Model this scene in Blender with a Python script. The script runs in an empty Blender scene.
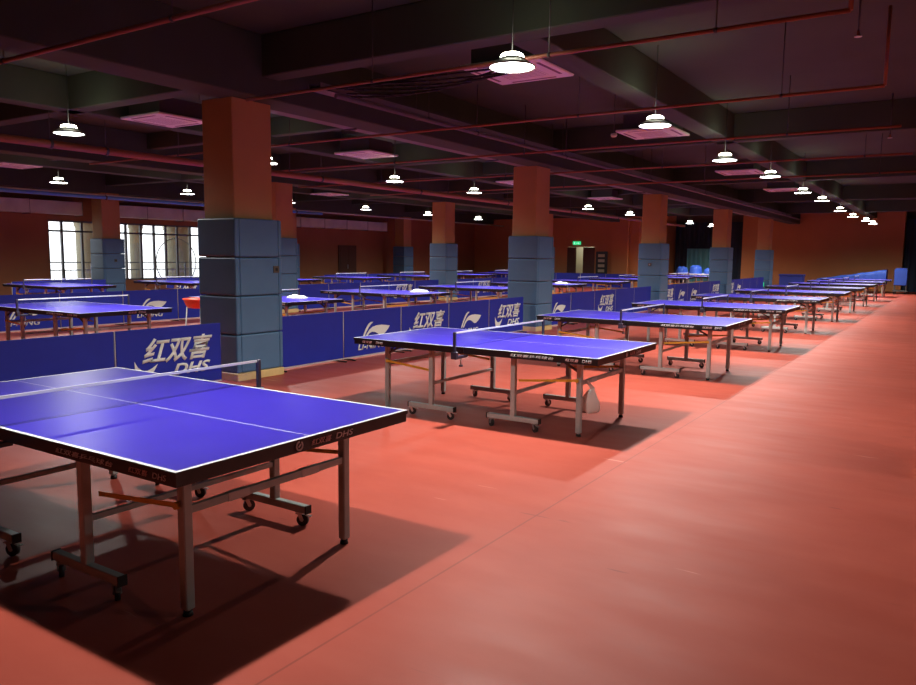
import bpy, bmesh, math, random
from mathutils import Vector, Matrix
random.seed(7)
S = bpy.context.scene
COL = S.collection
PI = math.pi

# ------------------------------------------------------------------ materials
def srgb(r, g, b):
    f = lambda c: (c/255/12.92) if c/255 <= .04045 else ((c/255+.055)/1.055)**2.4
    return (f(r), f(g), f(b), 1)

def mat(name, col, rough=.5, metal=0.0, noise=0.0, nscale=8, emit=None, estr=0, bump=0.0, bscale=60, spec=.5):
    m = bpy.data.materials.new(name); m.use_nodes = True
    nt = m.node_tree; b = nt.nodes['Principled BSDF']
    b.inputs['Base Color'].default_value = (*col[:3], 1)
    b.inputs['Roughness'].default_value = rough
    b.inputs['Metallic'].default_value = metal
    b.inputs['Specular IOR Level'].default_value = spec
    if emit:
        b.inputs['Emission Color'].default_value = (*emit[:3], 1)
        b.inputs['Emission Strength'].default_value = estr
    tc = nt.nodes.new('ShaderNodeTexCoord')
    if noise:
        n = nt.nodes.new('ShaderNodeTexNoise'); n.inputs['Scale'].default_value = nscale; n.inputs['Detail'].default_value = 4
        r = nt.nodes.new('ShaderNodeValToRGB')
        r.color_ramp.elements[0].position = .3; r.color_ramp.elements[1].position = .7
        r.color_ramp.elements[0].color = (*[c*(1-noise) for c in col[:3]], 1)
        r.color_ramp.elements[1].color = (*[min(1, c*(1+noise)) for c in col[:3]], 1)
        nt.links.new(tc.outputs['Object'], n.inputs['Vector'])
        nt.links.new(n.outputs['Fac'], r.inputs['Fac'])
        nt.links.new(r.outputs['Color'], b.inputs['Base Color'])
    if bump:
        n2 = nt.nodes.new('ShaderNodeTexNoise'); n2.inputs['Scale'].default_value = bscale
        bp = nt.nodes.new('ShaderNodeBump'); bp.inputs['Strength'].default_value = bump
        nt.links.new(tc.outputs['Object'], n2.inputs['Vector'])
        nt.links.new(n2.outputs['Fac'], bp.inputs['Height'])
        nt.links.new(bp.outputs['Normal'], b.inputs['Normal'])
    return m

M = {}
M['blue_top'] = mat('table_blue', (.042, .027, .42), .35, noise=.04, nscale=3, spec=.27)
M['white_line'] = mat('white_line', (.8, .8, .82), .4)
M['apron'] = mat('black_apron', (.012, .012, .015), .4)
M['steel'] = mat('grey_painted_steel', (.40, .45, .44), .40, metal=.0, noise=.06, nscale=20)
M['rubber'] = mat('black_rubber', (.012, .012, .012), .6)
M['wheel'] = mat('caster_wheel', (.02, .02, .022), .45)
M['sleeve'] = mat('pale_sleeve', (.55, .55, .54), .4)
M['zinc'] = mat('zinc', (.55, .55, .55), .3, metal=.8)
M['strap'] = mat('yellow_strap', (.74, .42, .04), .5)
M['brown_strap'] = mat('brown_strap', (.2, .08, .03), .5)
M['net'] = mat('net_mesh', (.02, .025, .10), .8)
M['tape'] = mat('net_tape', (.75, .75, .78), .6)
M['post'] = mat('net_post_dark', (.03, .03, .06), .4)
M['lettering'] = mat('white_lettering', (.62, .62, .64), .5)
M['red_letter'] = mat('red_lettering', (.60, .36, .36), .5)
M['orange'] = mat('orange_paint', (.47, .265, .092), .7, noise=.05, nscale=2)
M['pad'] = mat('blue_grey_vinyl', (.078, .18, .31), .42, noise=.05, nscale=4, bump=.05, bscale=30)
M['wood'] = mat('pale_wood_base', (.72, .52, .22), .5, noise=.1, nscale=6)
M['socket'] = mat('socket_plate', (.10, .085, .06), .4)
M['banner'] = mat('blue_banner', (.005, .019, .36), .62, noise=.05, nscale=5)
M['frame'] = mat('banner_frame', (.04, .04, .2), .5)
M['pinkpost'] = mat('pale_frame_tube', (.55, .5, .5), .4)
M['logo'] = mat('white_logo', (.85, .88, .82), .6)
M['ceil'] = mat('ceiling_paint', (.050, .064, .040), .9, noise=.08, nscale=1.2)
M['beam'] = mat('beam_paint', (.044, .056, .036), .85, noise=.10, nscale=1.5)
M['pipe_red'] = mat('red_pipe', (.30, .095, .05), .5)
M['pipe_blue'] = mat('blue_pipe', (.12, .40, .78), .5)
M['dark_steel'] = mat('dark_steel', (.06, .055, .055), .6)
M['tray'] = mat('cable_tray', (.17, .15, .15), .6)
M['galv'] = mat('galvanised_duct', (.62, .70, .54), .55, metal=0, noise=.12, nscale=2)
M['ac'] = mat('ac_panel', (.76, .80, .68), .5)
M['ac_dark'] = mat('ac_slot', (.2, .12, .14), .6)
M['bell_out'] = mat('lamp_shell', (.30, .31, .28), .4)
M['bell_in'] = mat('lamp_reflector', (.9, .9, .88), .4)
M['lens'] = mat('lamp_lens', (.9, .9, .9), .4, emit=(1, 1, .96), estr=20)
M['cap'] = mat('lamp_cap', (.9, .9, .85), .4, emit=(1, 1, .80), estr=24)
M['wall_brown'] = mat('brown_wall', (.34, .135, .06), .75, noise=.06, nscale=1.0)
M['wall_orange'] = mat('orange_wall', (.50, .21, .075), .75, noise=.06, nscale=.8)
M['navy'] = mat('navy_curtain_and_dark_opening', (.018, .030, .055), .8)
M['teal'] = mat('lit_curtain_teal', (.12, .42, .48), .8)
M['dark_wall'] = mat('dark_wall', (.10, .07, .06), .8)
M['door_dark'] = mat('dark_door', (.10, .035, .02), .6)
M['win_frame'] = mat('window_frame', (.12, .12, .12), .5)
M['cream'] = mat('cream_stone', (.30, .28, .20), .8, noise=.06, nscale=2)
M['rail'] = mat('balcony_rail', (.12, .13, .12), .5)
M['towel'] = mat('white_towel', (.75, .75, .75), .9, bump=.3, bscale=40)
M['plastic'] = mat('white_plastic_bag', (.86, .85, .80), .45)
M['redtub'] = mat('red_plastic', (.75, .06, .03), .35)
M['tarp'] = mat('blue_tarp', (.02, .075, .42), .6, noise=.06, nscale=3, bump=.2, bscale=8)
M['tarp2'] = mat('dark_blue_cover', (.02, .05, .35), .6, bump=.3, bscale=6)
M['board'] = mat('notice_board', (.02, .018, .02), .4)
M['paper'] = mat('notice_paper', (.5, .42, .3), .7)
M['exit_g'] = mat('exit_green', (.02, .3, .1), .5, emit=(.05, .9, .35), estr=.8)
M['exit_w'] = mat('exit_white', (.8, .9, .8), .5, emit=(.6, 1, .75), estr=.9)
M['bright'] = mat('bright_room', (.62, .62, .5), .8)
M['ground'] = mat('terrace_stone', (.55, .53, .48), .9)

def glass_mat():
    m = bpy.data.materials.new('window_glass'); m.use_nodes = True
    nt = m.node_tree; nt.nodes.clear()
    o = nt.nodes.new('ShaderNodeOutputMaterial'); mx = nt.nodes.new('ShaderNodeMixShader')
    t = nt.nodes.new('ShaderNodeBsdfTransparent'); g = nt.nodes.new('ShaderNodeBsdfGlossy')
    g.inputs['Roughness'].default_value = .05
    mx.inputs[0].default_value = .08
    nt.links.new(t.outputs[0], mx.inputs[1]); nt.links.new(g.outputs[0], mx.inputs[2]); nt.links.new(mx.outputs[0], o.inputs[0])
    return m
M['glass'] = glass_mat()

def net_mat():
    # fine woven net: threads opaque, holes open (checker of object-space waves)
    m = bpy.data.materials.new('woven_net'); m.use_nodes = True
    nt = m.node_tree; b = nt.nodes['Principled BSDF']; out = nt.nodes['Material Output']
    b.inputs['Base Color'].default_value = (.02, .025, .2, 1); b.inputs['Roughness'].default_value = .8
    t = nt.nodes.new('ShaderNodeBsdfTransparent'); mx = nt.nodes.new('ShaderNodeMixShader'); mx.inputs[0].default_value = .12
    nt.links.new(t.outputs[0], mx.inputs[1]); nt.links.new(b.outputs[0], mx.inputs[2]); nt.links.new(mx.outputs[0], out.inputs[0])
    return m
M['net'] = net_mat()

def floor_mat():
    m = bpy.data.materials.new('red_vinyl_floor'); m.use_nodes = True
    nt = m.node_tree; b = nt.nodes['Principled BSDF']; L = nt.links.new
    geo = nt.nodes.new('ShaderNodeNewGeometry')
    def noise(scale, vec=None, detail=5):
        n = nt.nodes.new('ShaderNodeTexNoise'); n.inputs['Scale'].default_value = scale; n.inputs['Detail'].default_value = detail
        L(vec or geo.outputs['Position'], n.inputs['Vector']); return n.outputs['Fac']
    def mapping(sc, rot=(0, 0, 0)):
        mp = nt.nodes.new('ShaderNodeMapping'); mp.inputs['Scale'].default_value = sc; mp.inputs['Rotation'].default_value = rot
        L(geo.outputs['Position'], mp.inputs['Vector']); return mp.outputs[0]
    def ramp(fac, p0, c0, p1, c1):
        r = nt.nodes.new('ShaderNodeValToRGB'); e = r.color_ramp.elements
        e[0].position = p0; e[0].color = c0; e[1].position = p1; e[1].color = c1; L(fac, r.inputs['Fac']); return r.outputs['Color']
    def mix(fac, a, c, mode='MIX'):
        x = nt.nodes.new('ShaderNodeMix'); x.data_type = 'RGBA'; x.blend_type = mode
        if isinstance(fac, float): x.inputs['Factor'].default_value = fac
        else: L(fac, x.inputs['Factor'])
        for s, v in ((x.inputs['A'], a), (x.inputs['B'], c)):
            if isinstance(v, tuple): s.default_value = v
            else: L(v, s)
        return x.outputs['Result']
    base = ramp(noise(.8), .3, (.36, .062, .040, 1), .7, (.43, .078, .050, 1))
    # brushed cleaning streaks
    st = ramp(noise(3.0, mapping((.7, 1.9, 1), (0, 0, .9)), 8), .45, (1, 1, 1, 1), .75, (1.05, 1.13, 1.13, 1))
    base = mix(1.0, base, st, 'MULTIPLY')
    # thin pale and dark scuffs
    for rot, thr, col, sc in ((.95, .73, (.60, .22, .17, 1), 5.0), (-.9, .72, (.28, .05, .035, 1), 5.0), (2.3, .74, (.60, .22, .17, 1), 6.0)):
        s = ramp(noise(sc, mapping((.25, 2.2, 1), (0, 0, rot)), 3), thr, (0, 0, 0, 1), thr+.03, (1, 1, 1, 1))
        base = mix(s, base, col)
    # sheet seams along the hall every 1.8 m
    sep = nt.nodes.new('ShaderNodeSeparateXYZ'); L(geo.outputs['Position'], sep.inputs[0])
    def math_(op, a, v):
        x = nt.nodes.new('ShaderNodeMath'); x.operation = op
        L(a, x.inputs[0]); x.inputs[1].default_value = v; return x.outputs[0]
    d = math_('ABSOLUTE', math_('ADD', sep.outputs['X'], 2.11), 0)
    sm = math_('LESS_THAN', d, .006)
    base = mix(sm, base, (.27, .05, .034, 1))
    L(base, b.inputs['Base Color'])
    r2 = ramp(noise(2.2, mapping((.6, 2, 1), (0, 0, .4))), .3, (.42, .42, .42, 1), .7, (.54, .54, .54, 1))
    L(r2, b.inputs['Roughness'])
    b.inputs['Specular IOR Level'].default_value = .2
    bp = nt.nodes.new('ShaderNodeBump'); bp.inputs['Strength'].default_value = .04
    L(noise(90), bp.inputs['Height']); L(bp.outputs['Normal'], b.inputs['Normal'])
    return m
M['floor'] = floor_mat()

# ------------------------------------------------------------------ mesh builder
class MB:
    def __init__(s): s.bm = bmesh.new(); s.mats = []
    def mi(s, m):
        if m not in s.mats: s.mats.append(m)
        return s.mats.index(m)
    def _fin(s, vs, m, smooth=False):
        fs = {f for v in vs for f in v.link_faces}; i = s.mi(m)
        for f in fs: f.material_index = i; f.smooth = smooth
    def box(s, x0, x1, y0, y1, z0, z1, m, bev=0.0, seg=1):
        mt = Matrix.Translation(((x0+x1)/2, (y0+y1)/2, (z0+z1)/2)) @ Matrix.Diagonal((abs(x1-x0), abs(y1-y0), abs(z1-z0), 1))
        r = bmesh.ops.create_cube(s.bm, size=1, matrix=mt)
        vs = r['verts']
        if bev:
            es = list({e for v in vs for e in v.link_edges})
            rr = bmesh.ops.bevel(s.bm, geom=es, offset=bev, segments=seg, affect='EDGES', profile=.6)
            vs = list({v for f in rr['faces'] for v in f.verts} | {v for v in vs if v.is_valid})
        s._fin(vs, m)
        return s
    def cyl(s, a, b, r, m, n=12, r2=None):
        a, b = Vector(a), Vector(b); d = b-a
        q = d.to_track_quat('Z', 'Y').to_matrix().to_4x4()
        mt = Matrix.Translation((a+b)/2) @ q
        rr = bmesh.ops.create_cone(s.bm, cap_ends=True, segments=n, radius1=r, radius2=r if r2 is None else r2, depth=d.length, matrix=mt)
        s._fin(rr['verts'], m, False)
        for f in {f for v in rr['verts'] for f in v.link_faces}:
            if len(f.verts) == 4: f.smooth = True
        return s
    def bar(s, a, b, w, h, m):            # rectangular bar between two points
        a, b = Vector(a), Vector(b); d = b-a
        q = d.to_track_quat('Z', 'Y').to_matrix().to_4x4()
        mt = Matrix.Translation((a+b)/2) @ q @ Matrix.Diagonal((w, h, d.length, 1))
        r = bmesh.ops.create_cube(s.bm, size=1, matrix=mt); s._fin(r['verts'], m); return s
    def lathe(s, prof, m, n=28, c=(0, 0)):   # prof [(r,z)]
        rings = []; i = s.mi(m)
        for r, z in prof:
            if r < 1e-5: rings.append([s.bm.verts.new((c[0], c[1], z))])
            else: rings.append([s.bm.verts.new((c[0]+r*math.cos(2*PI*k/n), c[1]+r*math.sin(2*PI*k/n), z)) for k in range(n)])
        for A, B in zip(rings, rings[1:]):
            for k in range(n):
                k2 = (k+1) % n
                vs = ([A[0]] if len(A) == 1 else [A[k], A[k2]]) + ([B[0]] if len(B) == 1 else [B[k2], B[k]])
                try:
                    f = s.bm.faces.new(vs); f.material_index = i; f.smooth = True
                except ValueError: pass
        return s
    def poly(s, pts, m, depth=None):       # 3-D outline, optional extrusion vector
        i = s.mi(m); vs = [s.bm.verts.new(p) for p in pts]
        f = s.bm.faces.new(vs); f.material_index = i
        if depth is not None:
            r = bmesh.ops.extrude_face_region(s.bm, geom=[f])
            nv = [g for g in r['geom'] if isinstance(g, bmesh.types.BMVert)]
            bmesh.ops.translate(s.bm, verts=nv, vec=depth)
            for v in nv:
                for ff in v.link_faces: ff.material_index = i
        return s
    def grid(s, f, nu, nv, m, smooth=True):   # f(i/nu, j/nv) -> point
        i_ = s.mi(m); g = [[s.bm.verts.new(f(i/nu, j/nv)) for j in range(nv+1)] for i in range(nu+1)]
        for i in range(nu):
            for j in range(nv):
                q = s.bm.faces.new((g[i][j], g[i+1][j], g[i+1][j+1], g[i][j+1])); q.material_index = i_; q.smooth = smooth
        return s
    def mesh(s, name):
        bmesh.ops.recalc_face_normals(s.bm, faces=s.bm.faces)
        me = bpy.data.meshes.new(name); s.bm.to_mesh(me); s.bm.free()
        for m in s.mats: me.materials.append(m)
        return me
    def build(s, name, parent=None, loc=None):
        return link(name, s.mesh(name), parent, loc)

def link(name, me, parent=None, loc=None):
    o = bpy.data.objects.new(name, me); COL.objects.link(o)
    if parent: o.parent = parent
    if loc: o.location = loc
    return o
def tag(o, label=None, cat=None, group=None, kind=None):
    for k, v in (('label', label), ('category', cat), ('group', group), ('kind', kind)):
        if v: o[k] = v
    return o
def thing(name, loc, label, cat, group=None, rz=0):
    o = bpy.data.objects.new(name, None); o.empty_display_size = .1; COL.objects.link(o)
    o.location = loc; o.rotation_euler = (0, 0, rz)
    return tag(o, label, cat, group)
KIDS = {}
def kids(o): return [c for c in COL.objects if c.parent is o]
def dup(root, loc, label, group=None, skip=()):
    r = root.copy(); COL.objects.link(r); r.location = loc; r['label'] = label
    if group: r['group'] = group
    if root.name not in KIDS:
        KIDS[root.name] = [(c, kids(c)) for c in kids(root)]
    for c, gs in KIDS[root.name]:
        if c.name.split('.')[0] in skip: continue
        d = c.copy(); COL.objects.link(d); d.parent = r
        for g in gs:
            if g.name.split('.')[0] in skip: continue
            e = g.copy(); COL.objects.link(e); e.parent = d
    return r
def struct(mb, name): return tag(mb.build(name), kind='structure')

ORD = ['first', 'second', 'third', 'fourth', 'fifth', 'sixth', 'seventh', 'eighth', 'ninth', 'tenth', 'eleventh', 'twelfth']

def text_mesh(body, height, m, bold=0.0, shear=0.0, width=None, extrude=.001, spacing=1.0):
    """Text as a mesh in the XZ plane (x right, z up, facing -y), lower-left at the origin."""
    c = bpy.data.curves.new('lettering', 'FONT'); c.body = body; c.size = 1; c.extrude = 0.0
    c.offset = bold; c.shear = shear; c.space_character = spacing; c.resolution_u = 3
    o = bpy.data.objects.new('lettering_source', c); COL.objects.link(o)
    me = bpy.data.meshes.new_from_object(o.evaluated_get(bpy.context.evaluated_depsgraph_get()))
    bpy.data.objects.remove(o)
    xs = [v.co.x for v in me.vertices]; ys = [v.co.y for v in me.vertices]
    x0, y0, w, h = min(xs), min(ys), max(xs)-min(xs), max(ys)-min(ys)
    sz = height/h; sx = (width/w) if width else sz
    for v in me.vertices: v.co = Vector(((v.co.x-x0)*sx, 0, (v.co.y-y0)*sz))
    bm = bmesh.new(); bm.from_mesh(me)
    bmesh.ops.recalc_face_normals(bm, faces=bm.faces)
    r = bmesh.ops.extrude_face_region(bm, geom=list(bm.faces))
    bmesh.ops.translate(bm, verts=[g for g in r['geom'] if isinstance(g, bmesh.types.BMVert)], vec=(0, -extrude, 0))
    bmesh.ops.recalc_face_normals(bm, faces=bm.faces)
    bm.to_mesh(me); bm.free()
    me.materials.clear(); me.materials.append(m)
    for p in me.polygons: p.material_index = 0
    return me
def xform(me, mt): me.transform(mt); me.update(); return me
ROT_PX = Matrix.Rotation(PI/2, 4, 'Z')      # XZ-plane text facing -y  ->  facing +x, running along +y

# ------------------------------------------------------------------ the room
CZ = 4.30
X0, X1, Y0, YF, YE = -25.0, 8.6, -7.0, 40.2, 45.6
struct(MB().box(X0-.2, X1+.2, Y0-.2, 48, -.12, 0, M['floor']), 'floor')
struct(MB().box(X0-.2, X1+.2, Y0-.2, 48, CZ, CZ+.15, M['ceil']), 'ceiling')
# left wall with two window openings
WB, WT = .64, 2.67
W = [(13.75, 15.45), (15.7, 23.0)]
wl = MB()
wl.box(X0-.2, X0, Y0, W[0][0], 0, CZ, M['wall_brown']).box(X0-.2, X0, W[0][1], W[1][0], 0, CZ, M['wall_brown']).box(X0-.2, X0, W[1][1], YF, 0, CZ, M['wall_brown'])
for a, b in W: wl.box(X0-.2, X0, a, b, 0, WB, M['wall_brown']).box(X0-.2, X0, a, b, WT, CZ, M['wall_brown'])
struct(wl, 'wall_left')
struct(MB().box(X0-.2, X1+.2, Y0-.2, Y0, 0, CZ, M['dark_wall']), 'wall_back')
struct(MB().box(X1, X1+.2, Y0, 48, 0, CZ, M['dark_wall']), 'wall_right')
DX0, DX1 = -18.75, -17.05      # doorway in the far wall
wf = MB()
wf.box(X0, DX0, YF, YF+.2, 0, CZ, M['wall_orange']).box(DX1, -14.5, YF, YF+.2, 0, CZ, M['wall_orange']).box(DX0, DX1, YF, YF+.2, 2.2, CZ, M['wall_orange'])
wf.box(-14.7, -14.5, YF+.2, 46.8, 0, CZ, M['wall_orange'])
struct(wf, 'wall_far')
struct(MB().box(-15.95, -15.05, YF-.25, YF, 0, CZ, M['wall_orange']), 'trim_31')
struct(MB().box(-10.35, -2.35, YE, YE+.2, 0, CZ, M['wall_orange']).box(-10.35, -10.15, YE+.2, 46.8, 0, CZ, M['wall_orange']).box(-2.55, -2.35, YE+.2, 46.8, 0, CZ, M['wall_orange']), 'wall_end')
struct(MB().box(-14.5, -10.35, 46.6, 46.8, 0, CZ, M['dark_wall']).box(-2.35, X1, 46.6, 46.8, 0, CZ, M['dark_wall']), 'wall_alcove')
# bright corridor behind the doorway
struct(MB().box(DX0-.6, DX1+.6, YF+1.6, YF+1.7, 0, 2.6, M['bright']).box(DX0-.6, DX0-.5, YF+.2, YF+1.6, 0, 2.6, M['bright']).box(DX1+.5, DX1+.6, YF+.2, YF+1.6, 0, 2.6, M['bright']).box(DX0-.6, DX1+.6, YF+.2, YF+1.7, 2.6, 2.7, M['bright']), 'wall_corridor')
cl = bpy.data.lights.new('corridor_light', 'POINT'); cl.energy = 22; cl.shadow_soft_size = .1; cl.color = (1, 1, .85)
co = bpy.data.objects.new('corridor_light', cl); COL.objects.link(co); co.location = (-17.9, YF+.9, 2.35)

d = MB(); d.box(DX0, DX0+.55, YF+.02, YF+.07, 0.01, 2.18, M['door_dark'], .006).box(DX0+.08, DX0+.47, YF+.005, YF+.02, .25, 1.0, M['door_dark'], .004).box(DX0+.08, DX0+.47, YF+.005, YF+.02, 1.15, 2.0, M['door_dark'], .004)
dd = tag(d.build('door_1'), kind='structure')
d = MB(); d.box(DX1-.72, DX1, YF+.02, YF+.07, .01, 2.18, M['door_dark'], .006).box(DX1-.62, DX1-.1, YF+.005, YF+.02, .25, 1.0, M['door_dark'], .004).box(DX1-.62, DX1-.1, YF+.005, YF+.02, 1.15, 2.0, M['door_dark'], .004)
tag(d.build('door_2'), kind='structure')
d3 = tag(MB().box(X0, X0+.05, 27.75, 29.05, 0, 2.08, M['door_dark'], .006).box(X0+.05, X0+.062, 27.87, 28.33, .2, 1.9, M['door_dark'], .004).box(X0+.05, X0+.062, 28.47, 28.93, .2, 1.9, M['door_dark'], .004).build('door_3'), kind='structure')
MB().box(X0+.062, X0+.10, 28.36, 28.39, .95, 1.15, M['zinc'], .004).build('door_handle', d3)

# windows: frame, mullions, pane
def window(n, ya, yb, mull):
    w = MB(); x0, x1 = X0-.14, X0-.06
    w.box(x0, x1, ya, ya+.06, WB, WT, M['win_frame']).box(x0, x1, yb-.06, yb, WB, WT, M['win_frame'])
    w.box(x0, x1, ya, yb, WB, WB+.05, M['win_frame']).box(x0, x1, ya, yb, WT-.06, WT, M['win_frame'])
    w.box(x0, x1, ya, yb, 2.28, 2.34, M['win_frame'])
    for y in mull: w.box(x0, x1, y-.035, y+.035, WB, WT, M['win_frame'])
    o = tag(w.build('window_%d' % n), kind='structure')
    MB().box(X0-.105, X0-.095, ya+.02, yb-.02, WB+.02, WT-.02, M['glass']).build('pane', o)
window(1, *W[0], [14.25, 14.95])
window(2, *W[1], [16.6, 17.2, 17.75, 18.25, 18.75, 19.35, 20.3, 21.2, 22.1])
# outside: terrace, balcony rail, stone columns
struct(MB().box(-34, X0-.2, 8, 34, -.4, 0, M['ground']), 'trim_30')
rail = thing('balcony_railing', (-26.3, 20, 0), 'dark metal balcony railing outside the left windows', 'railing')
r_ = MB()
for z in (.98, 1.25): r_.box(-.02, .02, -8, 9, z-.02, z+.02, M['rail'])
r_.box(-.02, .02, -8, 9, .12, .16, M['rail']); r_.build('rail_bar', rail)
b_ = MB()
for k in range(85): b_.cyl((0, -8+k*.2, .14), (0, -8+k*.2, .98), .009, M['rail'], 6)
tag(b_.build('baluster', rail), kind='stuff')
for y in (-8, -4, 0, 4, 9): MB().box(-.03, .03, y-.03, y+.03, 0, 1.25, M['rail']).build('rail_post', rail)
def stone_column(y, r, label):
    t = thing('stone_column', (-27.3, y, 0), label, 'column')
    MB().lathe([(0, 0), (r*1.25, 0), (r*1.25, .3), (r*1.05, .36), (r, .5), (r, 2.5), (r*1.15, 2.6), (r*1.15, 2.75), (0, 2.75)], M['cream'], 24).build('shaft', t)
    MB().box(-r*1.4, r*1.4, -r*1.4, r*1.4, 2.75, 4.5, M['cream']).build('capital', t)
stone_column(16.4, .33, 'cream stone column outside the small left window')
stone_column(20.4, .48, 'broad cream stone column outside the wide left window')
stone_column(18.5, .24, 'slim cream stone column outside the wide left window')
ring = MB()
for k in range(40):
    a, b = 2*PI*k/40, 2*PI*(k+1)/40
    ring.cyl((0, math.cos(a)*.95, math.sin(a)*.95), (0, math.cos(b)*.95, math.sin(b)*.95), .022, M['rail'], 6)
o = ring.build('ring_ornament', None, (-26.7, 19.9, 1.25)); tag(o, 'large dark ring standing before the cream columns outside the wide window', 'ornament')
MB().box(-.03, .03, -.03, .03, -1.25, -.93, M['rail']).build('ring_foot', o)

# beams
k = 1
def beam(x0, x1, y0, y1, z, name=None):
    global k
    struct(MB().box(x0, x1, y0, y1, z, CZ, M['beam'], .012), 'trim_%d' % k); k += 1
for y in (-1.3, 6.95, 15.1, 23.25, 31.4, 39.55):
    beam(X0, X1, y-.14, y+.14, 3.80)
for x in (-23.9, -15.8, -7.62, .45): beam(x-.26, x+.26, Y0, YF if x < -10 else YE, 3.55)
for x in (-19.9, -11.8, -3.83): beam(x-.18, x+.18, 7.09 if x > -5 else Y0, YF if x < -10 else YE, 3.80)
for y in (11.0, 19.2, 27.3, 35.5):
    beam(X0, -8.0, y-.1, y+.1, 3.95)

# ------------------------------------------------------------------ columns
def make_column():
    t = thing('padded_column', (0, 0, 0), '', 'column', 'padded columns in the hall')
    MB().box(-.27, .30, -.32, .33, 0, 3.56, M['orange'], .012).build('shaft', t)
    MB().box(-.33, .40, -.40, .40, 0, .10, M['wood'], .006).build('wood_base', t)
    for i in range(4):
        p = MB(); z0, z1 = .10+i*.4925, .10+(i+1)*.4925
        for (a0, a1, b0, b1) in ((-.325, .395, -.395, -.322), (-.325, .395, .332, .395), (-.325, -.272, -.322, .332), (.302, .395, -.322, .332)):
            p.box(a0, a1, b0, b1, z0+.004, z1-.004, M['pad'], .028, 4)
        p.build('pad', t)
    return t
def socket(col, face, z, off):
    s = MB()
    if face == 'x': s.box(.395, .409, off-.05, off+.05, z-.045, z+.045, M['socket'], .004).box(.409, .412, off-.02, off+.02, z-.02, z+.02, M['apron'])
    else: s.box(off-.05, off+.05, -.409, -.395, z-.045, z+.045, M['socket'], .004).box(off-.02, off+.02, -.412, -.409, z-.02, z+.02, M['zinc'])
    s.build('socket', col)
cols = [
    (-7.95, 6.89, 'large blue-padded orange column nearest the camera, behind the first table'),
    (-7.95, 15.1, 'blue-padded orange column behind the second table, just right of picture centre'),
    (-7.95, 23.3, 'third blue-padded orange column of the aisle-side line, behind the third table'),
    (-7.95, 31.45, 'fourth blue-padded orange column of the aisle-side line, before the alcove curtain'),
    (-7.95, 39.6, 'farthest blue-padded orange column of the aisle-side line, before the end wall'),
    (.19, 6.89, 'padded column cut off by the right edge of the photo, beside the aisle'),
    (-15.85, 15.1, 'blue-padded orange column half hidden behind the large nearest column'),
    (-15.85, 23.3, 'blue-padded orange column left of picture centre in the middle line'),
    (-15.85, 31.45, 'blue-padded orange column hidden behind the centre column'),
    (-23.9, 15.1, 'blue-padded orange column standing between the two left windows'),
    (-23.9, 31.45, 'small distant padded column near the left wall with a yellow-lit side'),
    (-23.9, 23.3, 'padded column near the left wall, hidden behind the large nearest column'),
]
c0 = make_column(); CK = [c0]
c0.location = (cols[0][0], cols[0][1], 0); c0['label'] = cols[0][2]
for x, y, l in cols[1:]: CK.append(dup(c0, (x, y, 0), l))
socket(CK[0], 'x', 1.42, .28); socket(CK[9], 'x', 1.35, 0.05); socket(CK[2], 'y', 1.42, .05)

# ------------------------------------------------------------------ table tennis tables
TL, TW, TH = 2.74, 1.525, .76
def half_top(x0, x1, end_left):
    """one playing half between x0<x1 (right end of the table at x=0)"""
    m = MB()
    e = .02; c = .0022
    xs = [x0, x0+e, x1] if end_left else [x0, x1-e, x1]
    ys = [0, e, TW/2-c, TW/2+c, TW-e, TW]
    i_b, i_w, i_a = m.mi(M['blue_top']), m.mi(M['white_line']), m.mi(M['apron'])
    g = [[m.bm.verts.new((x, y, TH)) for y in ys] for x in xs]
    for i in range(2):
        for j in range(5):
            f = m.bm.faces.new((g[i][j], g[i+1][j], g[i+1][j+1], g[i][j+1]))
            end = (i == 0) if end_left else (i == 1)
            f.material_index = i_w if (end or j in (0, 2, 4)) else i_b
    m.box(x0, x1, 0, TW, .738, TH-.0008, M['apron'])
    q = .006
    m.box(x0+(q if end_left else 0), x1-(0 if end_left else q), q, .03, .695, .738, M['apron']).box(x0+(q if end_left else 0), x1-(0 if end_left else q), TW-.03, TW-q, .695, .738, M['apron'])
    m.box(x0+q, x0+.03, .03, TW-.03, .695, .738, M['apron']).box(x1-.03, x1-q, .03, TW-.03, .695, .738, M['apron'])
    me = m.mesh('tabletop')
    return me

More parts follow.
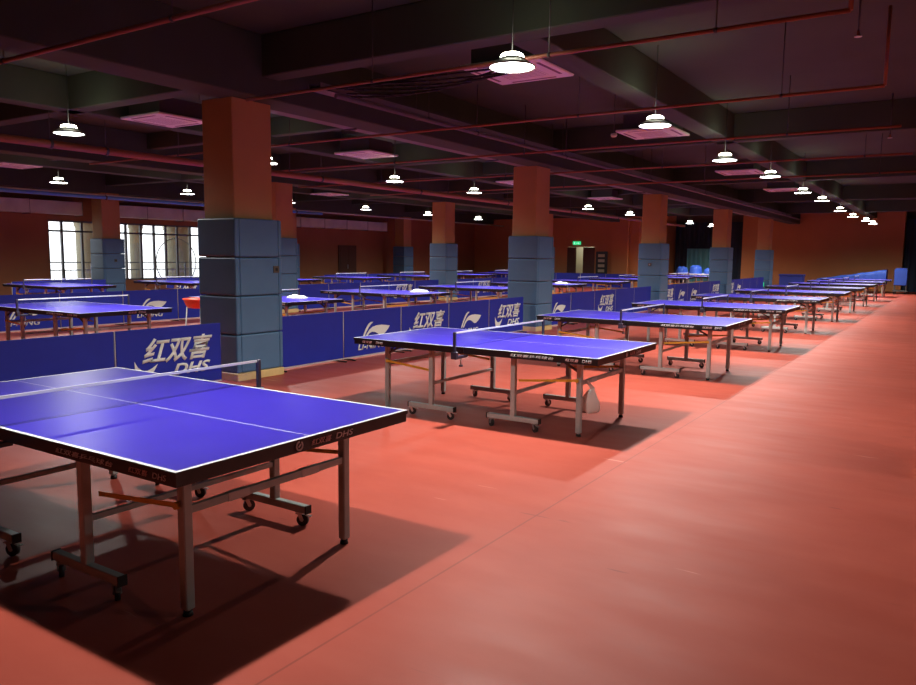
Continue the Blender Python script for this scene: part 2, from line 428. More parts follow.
def make_table():
    t = thing('table_tennis_table', (0, 0, 0), '', 'table')
    G = .004
    right = link('tabletop', half_top(-TL/2+G, 0, False), t)
    left = link('tabletop', half_top(-TL, -TL/2-G, True), t)
    # lettering on the near long edge and the right short edge
    def edge_text(par, x, body, w, h, m):
        me = text_mesh(body, h, m, bold=.01, shear=.15, width=w)
        xform(me, Matrix.Translation((x, 0, .713))); link('edge_lettering', me, par)
    edge_text(right, -.86, '红双喜乒乓球台', .44, .026, M['lettering'])
    edge_text(right, -.31, '红双喜', .13, .026, M['red_letter'])
    edge_text(right, -.15, 'DHS', .09, .026, M['lettering'])
    edge_text(left, -2.62, '红双喜', .13, .026, M['red_letter'])
    edge_text(left, -2.44, 'DHS', .09, .026, M['lettering'])
    def end_text(y, body, w, h, m):
        me = text_mesh(body, h, m, bold=.012, shear=.2, width=w)
        xform(me, Matrix.Translation((0, y, .712)) @ ROT_PX); link('edge_lettering', me, right)
    end_text(.76, '红双喜', .14, .030, M['red_letter']); end_text(.93, 'DHS', .13, .030, M['lettering'])
    rg = MB()
    for q in range(20):
        if q in (3, 4): continue
        a, b = 2*PI*q/20, 2*PI*(q+1)/20
        rg.bar((.0012, .68+math.cos(a)*.02, .728+math.sin(a)*.02), (.0012, .68+math.cos(b)*.02, .728+math.sin(b)*.02), .002, .008, M['lettering'])
    rg.bar((.0012, .673, .722), (.0012, .688, .735), .002, .008, M['lettering'])
    tag(rg.build('edge_emblem', right), 'white ring emblem')
    # legs
    def leg_mesh(zb):
        return MB().box(-.024, .024, -.024, .024, zb, .70, M['steel'], .005).mesh('leg')
    out_m, in_m = leg_mesh(.03), leg_mesh(.125)
    foot_m = MB().cyl((0, 0, 0), (0, 0, .022), .024, M['rubber'], 14, .020).cyl((0, 0, .02), (0, 0, .04), .012, M['zinc'], 8).mesh('rubber_foot')
    brace_m = {}
    for sx in (1, -1):
        brace_m[sx] = MB().bar((0, 0, .585), (-.20*sx, 0, .695), .014, .022, M['dark_steel']).bar((0, 0, .585), (-.03*sx, .12, .695), .012, .016, M['dark_steel']).mesh('corner_brace')
    ox, oy0, oy1 = (-.27, -TL+.27), .24, TW-.235
    ix, iy0, iy1 = (-.90, -TL+.90), .15, TW-.16
    bar_m = MB().box(-.275, .275, -.022, .022, .082, .128, M['steel'], .004).box(-.283, -.275, -.024, .024, .080, .130, M['rubber']).box(.275, .283, -.024, .024, .080, .130, M['rubber']).mesh('caster_bar')
    cm = MB()
    cm.cyl((0, -.012, .036), (0, .012, .036), .036, M['wheel'], 18).cyl((0, -.02, .036), (0, .02, .036), .008, M['zinc'], 8)
    cm.bar((.0, -.017, .036), (-.018, -.017, .078), .004, .022, M['zinc']).bar((.0, .017, .036), (-.018, .017, .078), .004, .022, M['zinc'])
    cm.box(-.04, .006, -.021, .021, .074, .082, M['zinc']).bar((.0, 0, .07), (.055, 0, .062), .02, .006, M['zinc'])
    caster_m = cm.mesh('caster')
    for sx, x in ((1, ox[0]), (-1, ox[1])):
        for y in (oy0, oy1):
            l = link('leg', out_m, t, (x, y, 0)); link('rubber_foot', foot_m, l)
            b = link('corner_brace', brace_m[sx], t, (x-.0*sx, y, 0))
            if y > .7: b.rotation_euler = (0, 0, 0); b.scale = (1, -1, 1)
        MB().box(-.0125, .0125, oy0+.02, oy1-.02, .468, .506, M['steel'], .003).box(-.0165, .0165, .47, .60, .4655, .5085, M['sleeve'], .003).box(-.0165, .0165, .95, 1.08, .4655, .5085, M['sleeve'], .003).build('crossbar', t, (x, 0, 0))
    strap_m = {}
    for sx in (1, -1):
        strap_m[sx] = MB().bar((-.02*sx, 0, .515), (-.61*sx, 0, .46), .004, .023, M['strap']).cyl((-.015*sx, -.012, .515), (-.015*sx, .012, .515), .018, M['strap'], 10).mesh('strap')
    for sx, x, x2 in ((1, ix[0], ox[0]), (-1, ix[1], ox[1])):
        for y, yo in ((iy0, oy0), (iy1, oy1)):
            link('leg', in_m, t, (x, y, 0))
            b = link('caster_bar', bar_m, t, (x, y, 0))
            for dx in (-.235, .235):
                c = link('caster', caster_m, b, (dx, 0, 0)); c.rotation_euler = (0, 0, random.choice((.4, -.5, 2.6, 1.2)))
            s = link('strap', strap_m[sx], t, (x2, yo-.03 if y < .7 else yo+.03, 0))
        MB().box(-.0125, .0125, iy0+.02, iy1-.02, .33, .36, M['steel'], .003).build('crossbar', t, (x, 0, 0))
    # under-frame rails
    for y in (.19, TW-.2):
        MB().box(-TL+.1, -.1, y-.015, y+.015, .672, .698, M['dark_steel']).build('under_rail', t)
    # net
    NO = .1525
    n = MB().box(-TL/2-.0015, -TL/2+.0015, -NO+.01, TW+NO-.01, TH+.006, TH+.142, M['net']).build('net', t)
    MB().box(-TL/2-.004, -TL/2+.004, -NO+.01, TW+NO-.01, TH+.138, TH+.1535, M['tape']).build('net_tape', n)
    for y, sg in ((-NO, 1), (TW+NO, -1)):
        p = MB().box(-TL/2-.012, -TL/2+.012, y-.014, y+.014, TH-.045, TH+.155, M['post'], .003)
        p.box(-TL/2-.02, -TL/2+.02, min(y, y+sg*.21), max(y, y+sg*.21), TH-.10, TH-.075, M['post'], .003)
        p.box(-TL/2-.03, -TL/2+.03, y-.02, y+.02, TH-.10, TH-.03, M['post'], .004)
        p.cyl((-TL/2, y+sg*.11, TH-.10), (-TL/2, y+sg*.11, TH-.165), .006, M['zinc'], 8).cyl((-TL/2, y+sg*.11, TH-.165), (-TL/2, y+sg*.11, TH-.18), .02, M['post'], 10)
        p.build('net_post', t)
    return t

T0 = make_table()
TY1 = [1.845, 6.056, 10.056, 13.944, 17.85, 21.9, 25.95, 30.0, 34.1, 38.1]
TX1 = [-2.523, -2.507, -2.42, -2.395, -2.40, -2.38, -2.38, -2.38, -2.38, -2.38]
lab1 = ['blue table tennis table closest to the camera at lower left', 'second blue table from the camera along the aisle, white bag by its leg',
        'third blue table from the camera along the aisle, behind the white-bag table']
for i, y in enumerate(TY1):
    lb = lab1[i] if i < 3 else 'blue table tennis table, %s from the camera along the aisle' % ORD[i]
    if i == 0: T0.location = (TX1[0], y, 0); T0['label'] = lb; T0['group'] = 'tables in the aisle-side row'
    else: dup(T0, (TX1[i], y, 0), lb, 'tables in the aisle-side row', skip=() if i < 3 else ('edge_lettering', 'edge_emblem') if i > 4 else ('edge_emblem',))
SK = ('edge_emblem',)
TY2 = [6.05, 9.75, 13.5, 17.5, 21.5, 25.5, 29.5, 33.5, 37.2]
lab2 = ['blue table tennis table beyond the plain barrier at left, before the left windows', 'blue table tennis table half hidden behind the right side of the nearest column',
        'blue table tennis table with a white towel, left of picture centre behind the barriers']
for i, y in enumerate(TY2):
    dup(T0, (-10.3 if i < 1 else -10.0, y, 0), lab2[i] if i < 3 else 'blue table tennis table, %s from the left in the middle row' % ORD[i],
        'tables in the middle row', skip=SK if i < 3 else ('edge_lettering', 'edge_emblem'))
TY3 = [10.35, 14.2, 18.1, 22.0, 26.0, 30.0, 34.0]
lab3 = ['distant blue table tennis table before the small left window', 'distant blue table tennis table before the wide left window']
for i, y in enumerate(TY3):
    dup(T0, (-18.43, y, 0), lab3[i] if i < 2 else 'distant blue table, %s from the left in the window-side row' % ORD[i],
        'tables in the window-side row', skip=('edge_lettering', 'edge_emblem'))

# ------------------------------------------------------------------ barriers
BL, BZ0, BZ1 = 1.45, .05, .755
def banner_mesh():
    m = MB()
    def f(sgn):
        def g(u, v):
            y = (u-.5)*(BL-.03); z = BZ0+v*(BZ1-BZ0)
            return (sgn*.012+.004*math.sin(u*9+v*3)*math.sin(v*PI), y, z)
        return g
    m.grid(f(1), 16, 6, M['banner']); m.grid(f(-1), 16, 6, M['banner'])
    m.box(-.012, .012, -BL/2+.015, BL/2-.015, BZ1-.004, BZ1+.004, M['banner']); m.box(-.012, .012, -BL/2+.015, BL/2-.015, BZ0-.004, BZ0+.004, M['banner'])
    return m.mesh('banner')
BAN = banner_mesh()
FRM = MB().cyl((0, -BL/2+.008, .02), (0, -BL/2+.008, BZ1), .008, M['pinkpost'], 8).cyl((0, BL/2-.008, .02), (0, BL/2-.008, BZ1), .008, M['frame'], 8).box(-.008, .008, -BL/2, BL/2, BZ0-.025, BZ0-.01, M['pinkpost']).mesh('frame_tube')
FT = MB().box(-.16, .16, -.014, .014, 0, .022, M['rubber'], .003).mesh('foot')
def swoosh_mesh():
    m = MB(); s = .80/3.6
    P = lambda pts: [(.0185, (x/100-2.05)*s, .42+(172-y)/100*s) for x, y in pts]
    body = [(88, 240), (120, 195), (150, 165), (185, 146), (230, 138), (290, 137), (340, 143), (385, 150), (366, 172), (335, 196), (300, 213), (272, 214), (245, 198), (215, 185), (180, 181), (150, 190), (125, 212), (106, 240)]
    blade = [(60, 240), (85, 195), (110, 155), (140, 122), (168, 109), (195, 110), (165, 128), (138, 152), (112, 185), (92, 215), (78, 240)]
    m.poly(P(body), M['logo'], (.003, 0, 0)); m.poly(P(blade), M['logo'], (.003, 0, 0))
    return m.mesh('brush_mark')
SW = swoosh_mesh()
LNT = xform(text_mesh('LI-NING', .115, M['logo'], bold=.018, shear=.25, width=.70, extrude=.003), Matrix.Translation((.017, -.40, .13)) @ ROT_PX)
RSX = xform(text_mesh('红双喜', .30, M['logo'], bold=.024, shear=.36, width=.98, extrude=.003), Matrix.Translation((.017, -.40, .345)) @ ROT_PX)
DHT = xform(text_mesh('DHS', .135, M['logo'], bold=.03, shear=.36, width=.54, extrude=.003), Matrix.Translation((.017, -.0, .185)) @ ROT_PX)
def tail_mesh():
    m = MB()
    pts = [(-.50, .40), (-.46, .33), (-.40, .285), (-.34, .28), (-.28, .30), (-.20, .345), (-.25, .27), (-.31, .205), (-.38, .185), (-.47, .205), (-.495, .28)]
    m.poly([(.0185, y, z) for y, z in pts], M['logo'], (.003, 0, 0)); return m.mesh('brush_mark')
TLM = tail_mesh()
def barrier(x, y, kind, label, group):
    t = thing('barrier', (x, y, 0), label, 'barrier', group)
    b = link('banner', BAN, t); link('frame_tube', FRM, t)
    for s in (-.62, .62): link('foot', FT, t, (0, s, 0))
    if kind == 'swoosh':
        link('brush_mark', SW, b); link('banner_lettering', LNT, b)
    elif kind == 'char':
        link('banner_lettering', RSX, b); link('banner_lettering', DHT, b); link('brush_mark', TLM, b)
    return t
def run(x, y0, kinds, where, group):
    cnt = {}
    for i, kd in enumerate(kinds):
        c = cnt[kd] = cnt.get(kd, -1)+1
        nm = {'plain': 'plain barrier', 'swoosh': 'wing-mark barrier', 'char': 'Chinese-lettered barrier'}[kd]
        barrier(x, y0+BL/2+i*BL, kd, '%s %s, %s such from the left' % (nm, where, ORD[c]), group)
run(-7.68, 3.44-BL, ['plain', 'plain', 'char'], 'before the nearest column', 'barriers behind the first table')
run(-7.80, 7.31, ['plain', 'swoosh', 'char', 'swoosh', 'char'], 'between the nearest and centre columns', 'barriers between the nearest and centre columns')
run(-7.80, 15.55, ['swoosh', 'plain', 'char', 'plain', 'plain'], 'between the centre and third columns', 'barriers between the centre and third columns')
run(-7.80, 23.72, ['char', 'swoosh', 'swoosh', 'plain', 'char'], 'between the third and fourth columns', 'barriers between the third and fourth columns')
run(-7.80, 31.87, ['char', 'swoosh', 'plain', 'plain', 'plain'], 'between the fourth and last columns', 'barriers between the fourth and last columns')
run(-15.70, 7.35, ['swoosh', 'plain', 'swoosh', 'plain', 'plain'], 'behind the tables left of the nearest column', 'barriers left of the nearest column')
run(-15.70, 15.55, ['plain', 'plain', 'plain', 'char', 'plain'], 'behind tables right of the nearest column', 'barriers behind the middle row')
run(-15.70, 23.72, ['plain', 'char', 'swoosh', 'plain', 'plain'], 'deep behind the tables left of centre', 'distant barriers near picture centre')
run(-22.6, 11.3, ['plain', 'plain'], 'under the small left window', 'barriers under the small left window')
run(-22.6, 16.4, ['char', 'plain', 'plain', 'plain'], 'under the wide left window', 'barriers under the wide left window')
run(-22.6, 24.2, ['plain']*4, 'along the dark stretch of the left wall', 'barriers along the left wall')
# barriers across the hall in front of the far wall
for i in range(6):
    t = barrier(-22.2+i*1.46, 38.4, 'plain', 'plain blue barrier before the far wall, %s from the left' % ORD[i], 'barriers before the far wall')
    t.rotation_euler = (0, 0, -PI/2)

# ------------------------------------------------------------------ lamps
def make_lamp():
    t = thing('pendant_lamp', (0, 0, 0), '', 'lamp', 'pendant lamps')
    R = .205
    MB().lathe([(R, 0), (R+.006, .007), (.19, .022), (.15, .048), (.118, .066), (.112, .082), (.108, .082), (.112, .066), (.145, .045), (.183, .020), (R-.004, .006), (R, 0)], M['bell_out'], 32).build('shade', t)
    MB().lathe([(0, .003), (.192, .003), (.192, .009), (0, .011)], M['lens'], 32).build('lens', t)
    MB().lathe([(.104, .078), (.107, .094), (.100, .112), (.080, .124), (.03, .130), (0, .130)], M['cap'], 24).build('glowing_cap', t)
    MB().cyl((0, 0, .126), (0, 0, CZ-3.3), .004, M['rubber'], 8).build('stem', t)
    return t
lamp0 = make_lamp(); lamp_data = bpy.data.lights.new('bulb', 'SPOT'); lamp_data.spot_size = math.radians(163); lamp_data.spot_blend = 1.0
lamp_data.energy = 470; lamp_data.shadow_soft_size = .055; lamp_data.color = (1, .97, .90)
LA = [(-3.46, 2.5), (-3.46, 6.16), (-3.36, 9.74), (-3.47, 13.7), (-3.34, 16.85), (-3.4, 21.2), (-3.37, 24.3), (-3.5, 29.5), (-3.54, 33.7), (-3.4, 37.4), (-3.4, 40.6)]
LB = [6.3, 10.2, 14.1, 17.55, 21.3, 25.1, 29.2, 33.2, 37.3, 41.2]
LC = [6.5, 10.55, 14.3, 18.3, 22.2, 26.2, 30.2, 34.2]
first = True
def lamp(x, y, label, group):
    global first
    if first: t = lamp0; t.location = (x, y, 3.3); t['label'] = label; t['group'] = group; first = False
    else: t = dup(lamp0, (x, y, 3.3), label, group)
    l = bpy.data.objects.new('bulb', lamp_data); COL.objects.link(l); l.parent = t; l.location = (0, 0, -.012)
for i, (x, y) in enumerate(LA):
    lamp(x, y, ('pendant lamp above the closest table, over the top of the photo' if i == 0 else 'large glowing pendant lamp above the second table, nearest in view' if i == 1 else
        'glowing pendant lamp, %s from the camera above the aisle-side tables' % ORD[i]), 'lamps above the aisle-side row')
for i, y in enumerate(LB):
    lamp(-10.95 if i else -10.78, y, 'glowing pendant lamp left of the nearest column, larger of the two there' if i == 0 else 'glowing pendant lamp, %s from the left above the middle row' % ORD[i], 'lamps above the middle row')
for i, y in enumerate(LC):
    lamp(-18.6, y, 'glowing pendant lamp, %s from the left above the window-side row' % ORD[i], 'lamps above the window-side row')

for i, y in enumerate((9.74, 6.16)):
    lamp(4.4, y, 'pendant lamp over the next bay, out of frame to the right, ' + (('beyond the right column' if i == 0 else 'beside the right column')), 'lamps above the right bay')

# ------------------------------------------------------------------ ceiling services
def ac_unit(x, y, label):
    t = thing('air_conditioner', (x, y, 3.78), label, 'air conditioner', 'ceiling air conditioners')
    MB().box(-.40, .40, -.40, .40, .04, .30, M['dark_steel']).build('body', t)
    MB().box(-.50, .50, -.50, .50, 0, .04, M['ac'], .012).build('panel', t)
    for r in range(4):
        s = MB().box(-.30, .30, -.435, -.395, -.003, .001, M['ac_dark']); o = s.build('air_slot', t); o.rotation_euler = (0, 0, r*PI/2)
    g = MB().box(-.27, .27, -.27, .27, -.004, .001, M['ac'])
    for q in range(9): g.box(-.25, .25, -.24+q*.06-.004, -.24+q*.06+.004, -.0055, -.003, M['ac_dark'])
    g.build('grille', t)
    for sx in (-.38, .38):
        for sy in (-.38, .38): MB().cyl((sx, sy, .34), (sx, sy, CZ-3.78), .005, M['dark_steel'], 6).build('hanger_rod', t)
for x, y, l in [(-4.50, 8.15, 'pink-lit ceiling air conditioner panel behind the nearest lamp'), (-4.62, 13.3, 'pink-lit ceiling air conditioner panel behind the second lamp of the aisle line'),
                (-4.75, 20.3, 'pink-lit ceiling air conditioner panel third along the aisle lamps'), (-4.75, 26.0, 'pink-lit ceiling air conditioner panel fourth along the aisle lamps'),
                (-11.1, 8.15, 'pink-lit ceiling air conditioner panel just left of the nearest column'), (-10.95, 13.1, 'pink-lit ceiling air conditioner panel above the lamps right of the nearest column'),
                (-11.0, 20.1, 'pink-lit ceiling air conditioner panel just left of the centre column'), (-11.1, 27.0, 'pink-lit ceiling air conditioner panel just right of the centre column'),
                (-20.4, 10.4, 'pink-lit ceiling air conditioner panel at the left edge above the windows'), (-19.3, 21.0, 'pink-lit ceiling air conditioner panel in the distance above the left duct')]:
    ac_unit(x, y, l)

def pipe(a, b, r, m, label, hang, ends=(), name='sprinkler_pipe', cat='pipe', grp=None):
    t = thing(name, a, label, cat, grp); A = Vector(a); D = Vector(b)-A
    p = MB().cyl((0, 0, 0), D, r, m, 14)
    p.build('pipe_run', t)
    for f in hang:
        h = MB(); q = D*f; h.cyl((q.x, q.y, r*.8), (q.x, q.y, CZ-A.z), .007, M['dark_steel'], 6)
        h.cyl((q.x, q.y-(0.02 if abs(D.x) < .1 else 0), q.z), (q.x, q.y+(.02 if abs(D.x) < .1 else .0)+.001, q.z), r*1.25, M['dark_steel'], 12) if abs(D.x) < .1 else h.cyl((q.x-.015, q.y, 0), (q.x+.015, q.y, 0), r*1.3, M['dark_steel'], 12)
        h.build('hanger_rod', t)
    for f in ends:
        q = D*f; MB().cyl((q.x, q.y, 0), (q.x, q.y, CZ-A.z-.03), r, m, 10).build('riser', t)
    return t
PR = 'red sprinkler pipe crossing the ceiling'
pipe((-15.4, 4.0, 3.46), (-1.0, 4.0, 3.46), .022, M['pipe_red'], PR+' at the upper left, nearest the camera', (.1, .3, .52, .7, .9))
pipe((-7.3, 6.5, 3.46), (-.79, 6.5, 3.46), .018, M['pipe_red'], PR+' just below the nearest lamp\'s beam', (.3, .62, .85), (1,))
pipe((-15.4, 9.42, 3.46), (-.77, 9.42, 3.46), .018, M['pipe_red'], PR+' between the nearest and second lamps of the aisle line', (.2, .4, .76, .93), (1,))
pipe((-15.4, 12.3, 3.46), (-.77, 12.3, 3.46), .018, M['pipe_red'], PR+' behind the second lamp of the aisle line', (.2, .4, .6, .9))
pipe((-15.4, 15.5, 3.46), (-.77, 15.5, 3.46), .018, M['pipe_red'], PR+' before the fifth lamp of the aisle line', (.2, .45, .7, .95))
pipe((-15.4, 18.6, 3.46), (-.77, 18.6, 3.46), .018, M['pipe_red'], PR+' behind the sixth lamp of the aisle line', (.2, .45, .7, .95))
pipe((-12.05, Y0+.1, 3.30), (-12.05, YF-.1, 3.30), .062, M['pipe_red'], 'thick red main pipe running deep along the hall past the nearest column', (.18, .29, .31, .42, .5, .6, .7, .8, .9), name='main_pipe')
pipe((-22.5, 9.0, 3.32), (-22.5, 24.0, 3.32), .055, M['pipe_blue'], 'blue pipe running along above the left windows', (.1, .35, .6, .9), name='blue_pipe')
pipe((-22.9, 4.0, 3.42), (-22.9, YF-.1, 3.42), .03, M['galv'], 'thin pale conduit beside the blue pipe above the left windows', (.2, .5, .8), name='conduit')
pipe((-6.50, 7.2, 3.55), (-6.50, 40.0, 3.55), .03, M['tray'], 'grey conduit running deep beside the aisle-side column beam', (.1, .2, .35, .5, .7, .9), name='conduit')
# cable trays beside the column beam
def tray(x, y0, y1, z, w, label):
    t = thing('cable_tray', (x, (y0+y1)/2, z), label, 'cable tray'); L_ = (y1-y0)/2
    MB().box(-w/2, w/2, -L_, L_, 0, .012, M['tray']).box(-w/2, -w/2+.01, -L_, L_, 0, .08, M['tray']).box(w/2-.01, w/2, -L_, L_, 0, .08, M['tray']).build('tray_channel', t)
    c = MB()
    for i, dx in enumerate((-.06, -.02, .03, .07)):
        for s in range(24):
            ya, yb = -L_+2*L_*s/24, -L_+2*L_*(s+1)/24
            j = lambda q: .012*math.sin(q*1.7+i*2)
            c.cyl((dx+j(ya), ya, .03), (dx+j(yb), yb, .03), .013, M['rubber'], 6)
    c.build('cable', t)
    for s in range(7):
        h = MB(); y = -L_+(s+.5)*2*L_/7
        for sx in (-w/2-.006, w/2+.006): h.cyl((sx, y, .0), (sx, y, CZ-z), .006, M['dark_steel'], 6)
        h.box(-w/2-.02, w/2+.02, y-.015, y+.015, -.02, 0, M['dark_steel'])
        h.build('hanger_rod', t)
tray(-6.95, 7.3, 40.0, 3.69, .22, 'grey cable tray with dark cables beside the aisle-side column beam')
tray(-8.55, 7.5, 40.0, 3.69, .22, 'dark cable tray on the window side of the aisle-side column beam')
# cable bundle dropping toward the nearest air conditioner
cb = MB()
random.seed(3)
for i in range(7):
    z0 = 3.72+.02*random.random(); prev = None
    for s in range(15):
        u = s/14; p = Vector((-6.80+2.4*u, 7.55+.05*i+.06*math.sin(u*5+i), z0+.10*math.sin(u*3+i*.7)*.5-.05*math.sin(u*PI)))
        if prev: cb.cyl(prev, p, .012, M['rubber'], 6)
        prev = p
tag(cb.build('cable_bundle'), 'loose dark cable bundle running to the nearest ceiling air conditioner', 'cables')
# duct above the windows
def duct(y0, y1, label):
    t = thing('air_duct', (-24.62, (y0+y1)/2, 2.84), label, 'duct'); L_ = (y1-y0)/2
    MB().box(-.30, .12, -L_, L_, 0, .42, M['galv'], .01).build('duct_casing', t)
    n = int((y1-y0)/1.5)
    for i in range(n+1):
        y = -L_+i*2*L_/n; MB().box(-.31, .135, y-.02, y+.02, -.015, .435, M['galv']).build('duct_flange', t)
    for i in range(n+1):
        y = -L_+i*2*L_/n; h = MB()
        h.box(-.32, .145, y-.015, y+.015, -.03, -.015, M['dark_steel']).cyl((.15, y, -.03), (.15, y, CZ-2.84), .006, M['dark_steel'], 6)
        h.build('hanger_rod', t)
duct(6.0, 14.65, 'grey sheet-metal duct at far left above the small window')
duct(15.55, 30.9, 'long grey sheet-metal duct above the wide window and the left wall')
# sprinkler heads hanging from the ceiling on the right
def sprinkler(x, y, z, label):
    t = thing('ceiling_sprinkler', (x, y, z), label, 'sprinkler')
    MB().cyl((0, 0, .05), (0, 0, CZ-z), .010, M['dark_steel'], 8).build('drop_pipe', t)
    MB().cyl((0, 0, .0), (0, 0, .05), .016, M['pipe_red'], 10, .012).cyl((0, 0, -.006), (0, 0, 0), .035, M['zinc'], 12).build('nozzle', t)
sprinkler(-.93, 8.3, 3.72, 'small red sprinkler head hanging at the upper right of the ceiling')
sprinkler(-1.05, 14.4, 3.60, 'small sprinkler head hanging by the right edge over the aisle')

# smoke detector / small camera near the second lamp
t = thing('ceiling_sensor', (-4.9, 12.2, 3.60), 'small white ceiling sensor on a stem near the second aisle lamp', 'sensor')
MB().cyl((0, 0, .06), (0, 0, CZ-3.60), .008, M['dark_steel'], 8).build('stem', t)
MB().lathe([(0, 0), (.04, .005), (.055, .03), (.05, .06), (0, .065)], M['ac'], 18).build('sensor_body', t)

# ------------------------------------------------------------------ signs and boards
ex = thing('exit_sign', (-18.15, YF, 2.32), 'glowing green exit sign above the doorway in the far wall', 'sign')
MB().box(-.24, .24, -.035, 0, 0, .19, M['exit_g'], .006).build('sign_box', ex)
em = MB()     # running figure and arrow
em.cyl((-.13, -.036, .145), (-.13, -.040, .145), .018, M['exit_w'], 10)
em.bar((-.13, -.038, .125), (-.145, -.038, .075), .004, .022, M['exit_w']).bar((-.145, -.038, .078), (-.115, -.038, .03), .004, .014, M['exit_w']).bar((-.145, -.038, .078), (-.185, -.038, .04), .004, .014, M['exit_w']).bar((-.13, -.038, .115), (-.095, -.038, .09), .004, .011, M['exit_w'])
em.bar((-.02, -.038, .09), (.12, -.038, .09), .004, .02, M['exit_w']).bar((.15, -.038, .09), (.09, -.038, .135), .004, .018, M['exit_w']).bar((.15, -.038, .09), (.09, -.038, .045), .004, .018, M['exit_w'])
em.build('sign_symbol', ex)
ev = thing('floor_exit_sign', (-7.98, 39.18, .30), 'small glowing green sign low on the farthest aisle-side column', 'sign')
MB().box(-.20, .20, -.03, .02, 0, .20, M['exit_g'], .006).build('sign_box', ev)
MB().bar((-.12, -.032, .10), (.10, -.032, .10), .004, .03, M['exit_w']).bar((.13, -.032, .10), (.06, -.032, .15), .004, .025, M['exit_w']).bar((.13, -.032, .10), (.06, -.032, .05), .004, .025, M['exit_w']).build('sign_symbol', ev)
nb = thing('wall_notice_board', (-16.62, YF-.001, .6), 'dark framed notice board with papers right of the far doorway', 'board')
MB().box(-.34, .34, -.04, 0, 0, 1.35, M['board'], .008).build('board_panel', nb)
for i in range(4):
    MB().box(-.2, .18, -.044, -.04, .2+i*.28, .36+i*.28, M['paper']).build('notice_paper', nb)

# alcove curtain with its lit part in teal, dark sheet in the right opening
def curtain(x0, x1, y, z0, z1, m, name, label, amp=.06, step=.28):
    c = MB(); n = max(8, int((x1-x0)/.05))
    f = lambda s: (lambda u, v: (x0+u*(x1-x0), y+s*.012+amp*math.sin((x1-x0)*u/step*2*PI)*(0.7+.3*v), z0+v*(z1-z0)))
    c.grid(f(1), n, 2, m); c.grid(f(-1), n, 2, m)
    return tag(c.build(name), label, 'curtain')
curtain(-14.4, -10.5, 46.3, .02, 3.75, M['navy'], 'curtain', 'dark navy curtain in the alcove between the third and fourth columns')
curtain(-13.6, -11.2, 46.05, .02, 2.2, M['teal'], 'curtain', 'teal sheet painting the lit lower part of the navy alcove curtain')  # lamplight on the curtain's lower part, put into the colour of an added sheet
curtain(-2.3, -.6, 45.9, .02, 3.75, M['navy'], 'curtain', 'dark sheet painting the dark opening right of the end wall, far along the aisle')  # no cloth here: added sheet gives the opening its darkness by colour

# ------------------------------------------------------------------ loose things
def towel(x, y, z, label, s=1.0, rz=0.3):
    def f(u, v):
        a, b = (u-.5)*.42*s, (v-.5)*.22*s
        e = min(1, 6*min(u, 1-u, v, 1-v))
        return (a, b, .001+e*(.045+.025*math.sin(u*7+v*4)*math.cos(v*6)))
    m = MB().grid(f, 14, 10, M['towel']); m.poly([(-.21*s, -.11*s, .001), (-.21*s, .11*s, .001), (.21*s, .11*s, .001), (.21*s, -.11*s, .001)], M['towel'])
    o = m.build('towel', None, (x, y, z)); o.rotation_euler = (0, 0, rz); return tag(o, label, 'towel')
towel(-10.95, 10.95, TH, 'crumpled white towel on the table right of the nearest column', .9)
towel(-10.7, 14.75, TH, 'crumpled white towel on the middle-row table left of picture centre', 1.0, .9)
towel(-10.8, 22.8, TH, 'crumpled white towel on a distant middle-row table left of the centre column', 1.0, .2)

# plastic bag hanging by the right leg of the second table
t = thing('plastic_bag', (-2.735, 6.40, .20), 'white plastic bag hanging at the right legs of the second table', 'bag')
def bag(u, v):
    a = 2*PI*u; w = (.02+.13*math.sin(min(1, (1-v)*1.25)*PI*.5)) if v > .12 else .145*(v/.12)**.5+.004
    return (w*math.cos(a)*(1+.10*math.sin(3*a+v*6)), .055*math.sin(a)*(.4+.6*math.sin(PI*min(1, .15+v*.85))), v*.34)
b = MB().grid(bag, 24, 12, M['plastic']).build('bag_body', t); b.rotation_euler = (0, .15, .5); b.scale = (.62, .6, .72)
MB().bar((.03, 0, .23), (-.01, -.04, .31), .004, .016, M['plastic']).bar((.05, .02, .23), (-.0, -.04, .31), .004, .016, M['plastic']).build('handle', t)

# red tub on a stand, left of the nearest column
t = thing('ball_cart', (-10.95, 8.66, 0), 'red plastic tub on a slim stand peeking out left of the nearest column', 'cart')
MB().lathe([(0, .68), (.24, .68), (.27, .72), (.31, .82), (.325, .825), (.325, .84), (.30, .84), (.26, .72), (0, .70)], M['redtub'], 28).build('tub', t)
for sx in (-.18, .18):
    for sy in (-.18, .18): MB().cyl((sx*1.2, sy*1.2, 0), (sx, sy, .69), .012, M['steel'], 8).build('leg', t)

# far end: covered stack, blue box and trolley
def heap(x0, x1, y0, y1, h0, h1, name, label, cat, m, seed):
    rnd = random.Random(seed); ph = [rnd.uniform(0, 6) for _ in range(4)]
    def f(u, v):
        x = x0+u*(x1-x0)
        top = h0+(h1-h0)*u+.02*math.sin(u*17+ph[0])+.02*math.sin(u*31+ph[1])
        # v goes front floor -> front edge -> back edge -> back floor
        if v < .4: return (x, y0+.02*math.sin(u*40+ph[2]), .55*top+(v/.4)*.45*top)
        if v < .6: return (x, y0+(v-.4)/.2*(y1-y0), top)
        return (x, y1, top-(v-.6)/.4*.45*top)
    o = MB().grid(f, 40, 10, m).build(name); return o
t = thing('covered_table_stack', (-4.2, 43.2, 0), 'long blue cover sloping up over a stack at the far end of the aisle row', 'stack')
def slope(u, v):
    x = -1.75+u*3.1; top = .66+.52*u+.012*math.sin(u*23)
    if v < .35: return (x, -.5+.02*math.sin(u*40), .42+(top-.42)*v/.35)
    if v < .65: return (x, -.5+(v-.35)/.3*1.0, top)
    return (x, .5, top-(top-.42)*(v-.65)/.35)
c = MB().grid(slope, 40, 12, M['tarp'])
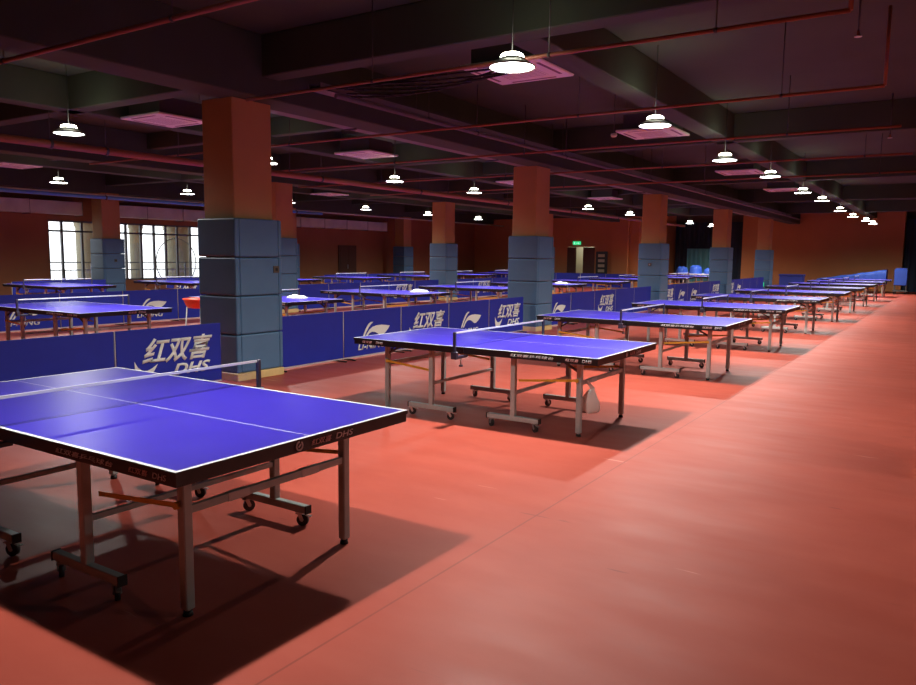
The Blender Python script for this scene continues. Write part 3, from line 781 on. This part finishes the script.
c.poly([slope(0, q/12) for q in range(13)], M['tarp']); c.poly([slope(1, q/12) for q in range(13)], M['tarp'])
c.build('cover', t)
for x in (-1.6, -.9, -.2, .5, 1.2):
    for y in (-.4, .4): MB().box(x-.025, x+.025, y-.025, y+.025, 0, .6, M['cream'], .004).build('leg', t)
MB().box(-1.7, 1.3, -.45, .45, .40, .46, M['apron']).build('shelf', t)
t = thing('ball_cage', (-2.22, 43.0, 0), 'tall blue fabric ball bin on a wheeled base at the far end beside the aisle', 'bin')
MB().box(-.28, .28, -.4, .4, .42, 1.2, M['tarp'], .05, 3).box(-.24, .24, -.34, .34, 1.19, 1.26, M['tarp2'], .03, 2).build('fabric_bin', t)
for x in (-.25, .25):
    for y in (-.36, .36): MB().box(x-.02, x+.02, y-.02, y+.02, .1, 1.22, M['dark_steel']).build('corner_post', t)
MB().box(-.32, .32, -.43, .43, .12, .18, M['dark_steel'], .01).build('base', t)
for x in (-.24, .24):
    for y in (-.34, .34): MB().cyl((x, y-.02, .06), (x, y+.02, .06), .06, M['wheel'], 16).build('wheel', t)
# dark blue folded covers and blue heap near the alcove
t = thing('storage_table', (-11.9, 42.6, 0), 'pale storage table with slim legs before the alcove curtain', 'table')
MB().box(-1.5, 1.5, -.5, .5, .74, .78, M['white_line'], .008).build('tabletop', t)
for x in (-1.4, -.7, 0, .7, 1.4):
    for y in (-.42, .42): MB().box(x-.025, x+.025, y-.025, y+.025, 0, .74, M['steel'], .004).build('leg', t)
for i, (dx, w, h) in enumerate(((-.95, .5, .36), (-.2, .55, .44), (.6, .5, .30))):
    def f(u, v, w=w, h=h, i=i):
        th = 2*PI*u; r = math.sin(v*PI*.5)**.5
        return (w*.5*1.3*r*math.cos(th)*(1+.1*math.sin(3*th+i)), .34*r*math.sin(th), h*math.cos(v*PI*.5)**.8*(1+.08*math.sin(5*th)))
    o = MB().grid(lambda u, v: f(u, v), 24, 8, M['tarp']).build('blue_bundle', None, (-11.9+dx, 42.6, .782))
    tag(o, 'blue cloth bundle, %s on the storage table before the alcove curtain' % ['left', 'middle', 'right'][i], 'bundle', 'blue bundles on the storage table')
t = thing('storage_crate', (-7.1, 42.6, 0), 'dark blue covered crate before the end wall, right of the farthest column', 'crate')
MB().box(-.55, .55, -.4, .4, 0, .82, M['tarp2'], .04, 3).build('cover', t)
MB().box(-.58, .58, -.43, .43, .78, .86, M['tarp2'], .03, 2).build('lid', t)

# ------------------------------------------------------------------ world + camera
w = bpy.data.worlds.new('World'); S.world = w; w.use_nodes = True
bg = w.node_tree.nodes['Background']; bg.inputs['Color'].default_value = (.93, .97, 1, 1); bg.inputs['Strength'].default_value = 2.6

f, cz, yaw, pit, rol = 760.8821, 1.6219, .5766, -.1133, .0105
fw = Vector((-math.sin(yaw)*math.cos(pit), math.cos(yaw)*math.cos(pit), math.sin(pit)))
r0 = fw.cross(Vector((0, 0, 1))).normalized(); u0 = r0.cross(fw)
r = r0*math.cos(rol)+u0*math.sin(rol); u = u0*math.cos(rol)-r0*math.sin(rol)
cam = bpy.data.cameras.new('Camera'); cam.sensor_width = 36; cam.lens = f*36/916; cam.clip_end = 200
oc = bpy.data.objects.new('Camera', cam); COL.objects.link(oc)
oc.matrix_world = Matrix(((r.x, u.x, -fw.x, 0), (r.y, u.y, -fw.y, 0), (r.z, u.z, -fw.z, cz), (0, 0, 0, 1)))
S.camera = oc
S.view_settings.view_transform = 'Standard'; S.view_settings.look = 'None'
S.view_settings.exposure = 0; S.view_settings.gamma = 1; S.view_settings.use_curve_mapping = False
S.cycles.use_denoising = True
S.cycles.max_bounces = 8; S.cycles.diffuse_bounces = 4; S.cycles.transparent_max_bounces = 16
S.cycles.sample_clamp_indirect = 4.0
S.cycles.caustics_reflective = False; S.cycles.caustics_refractive = False
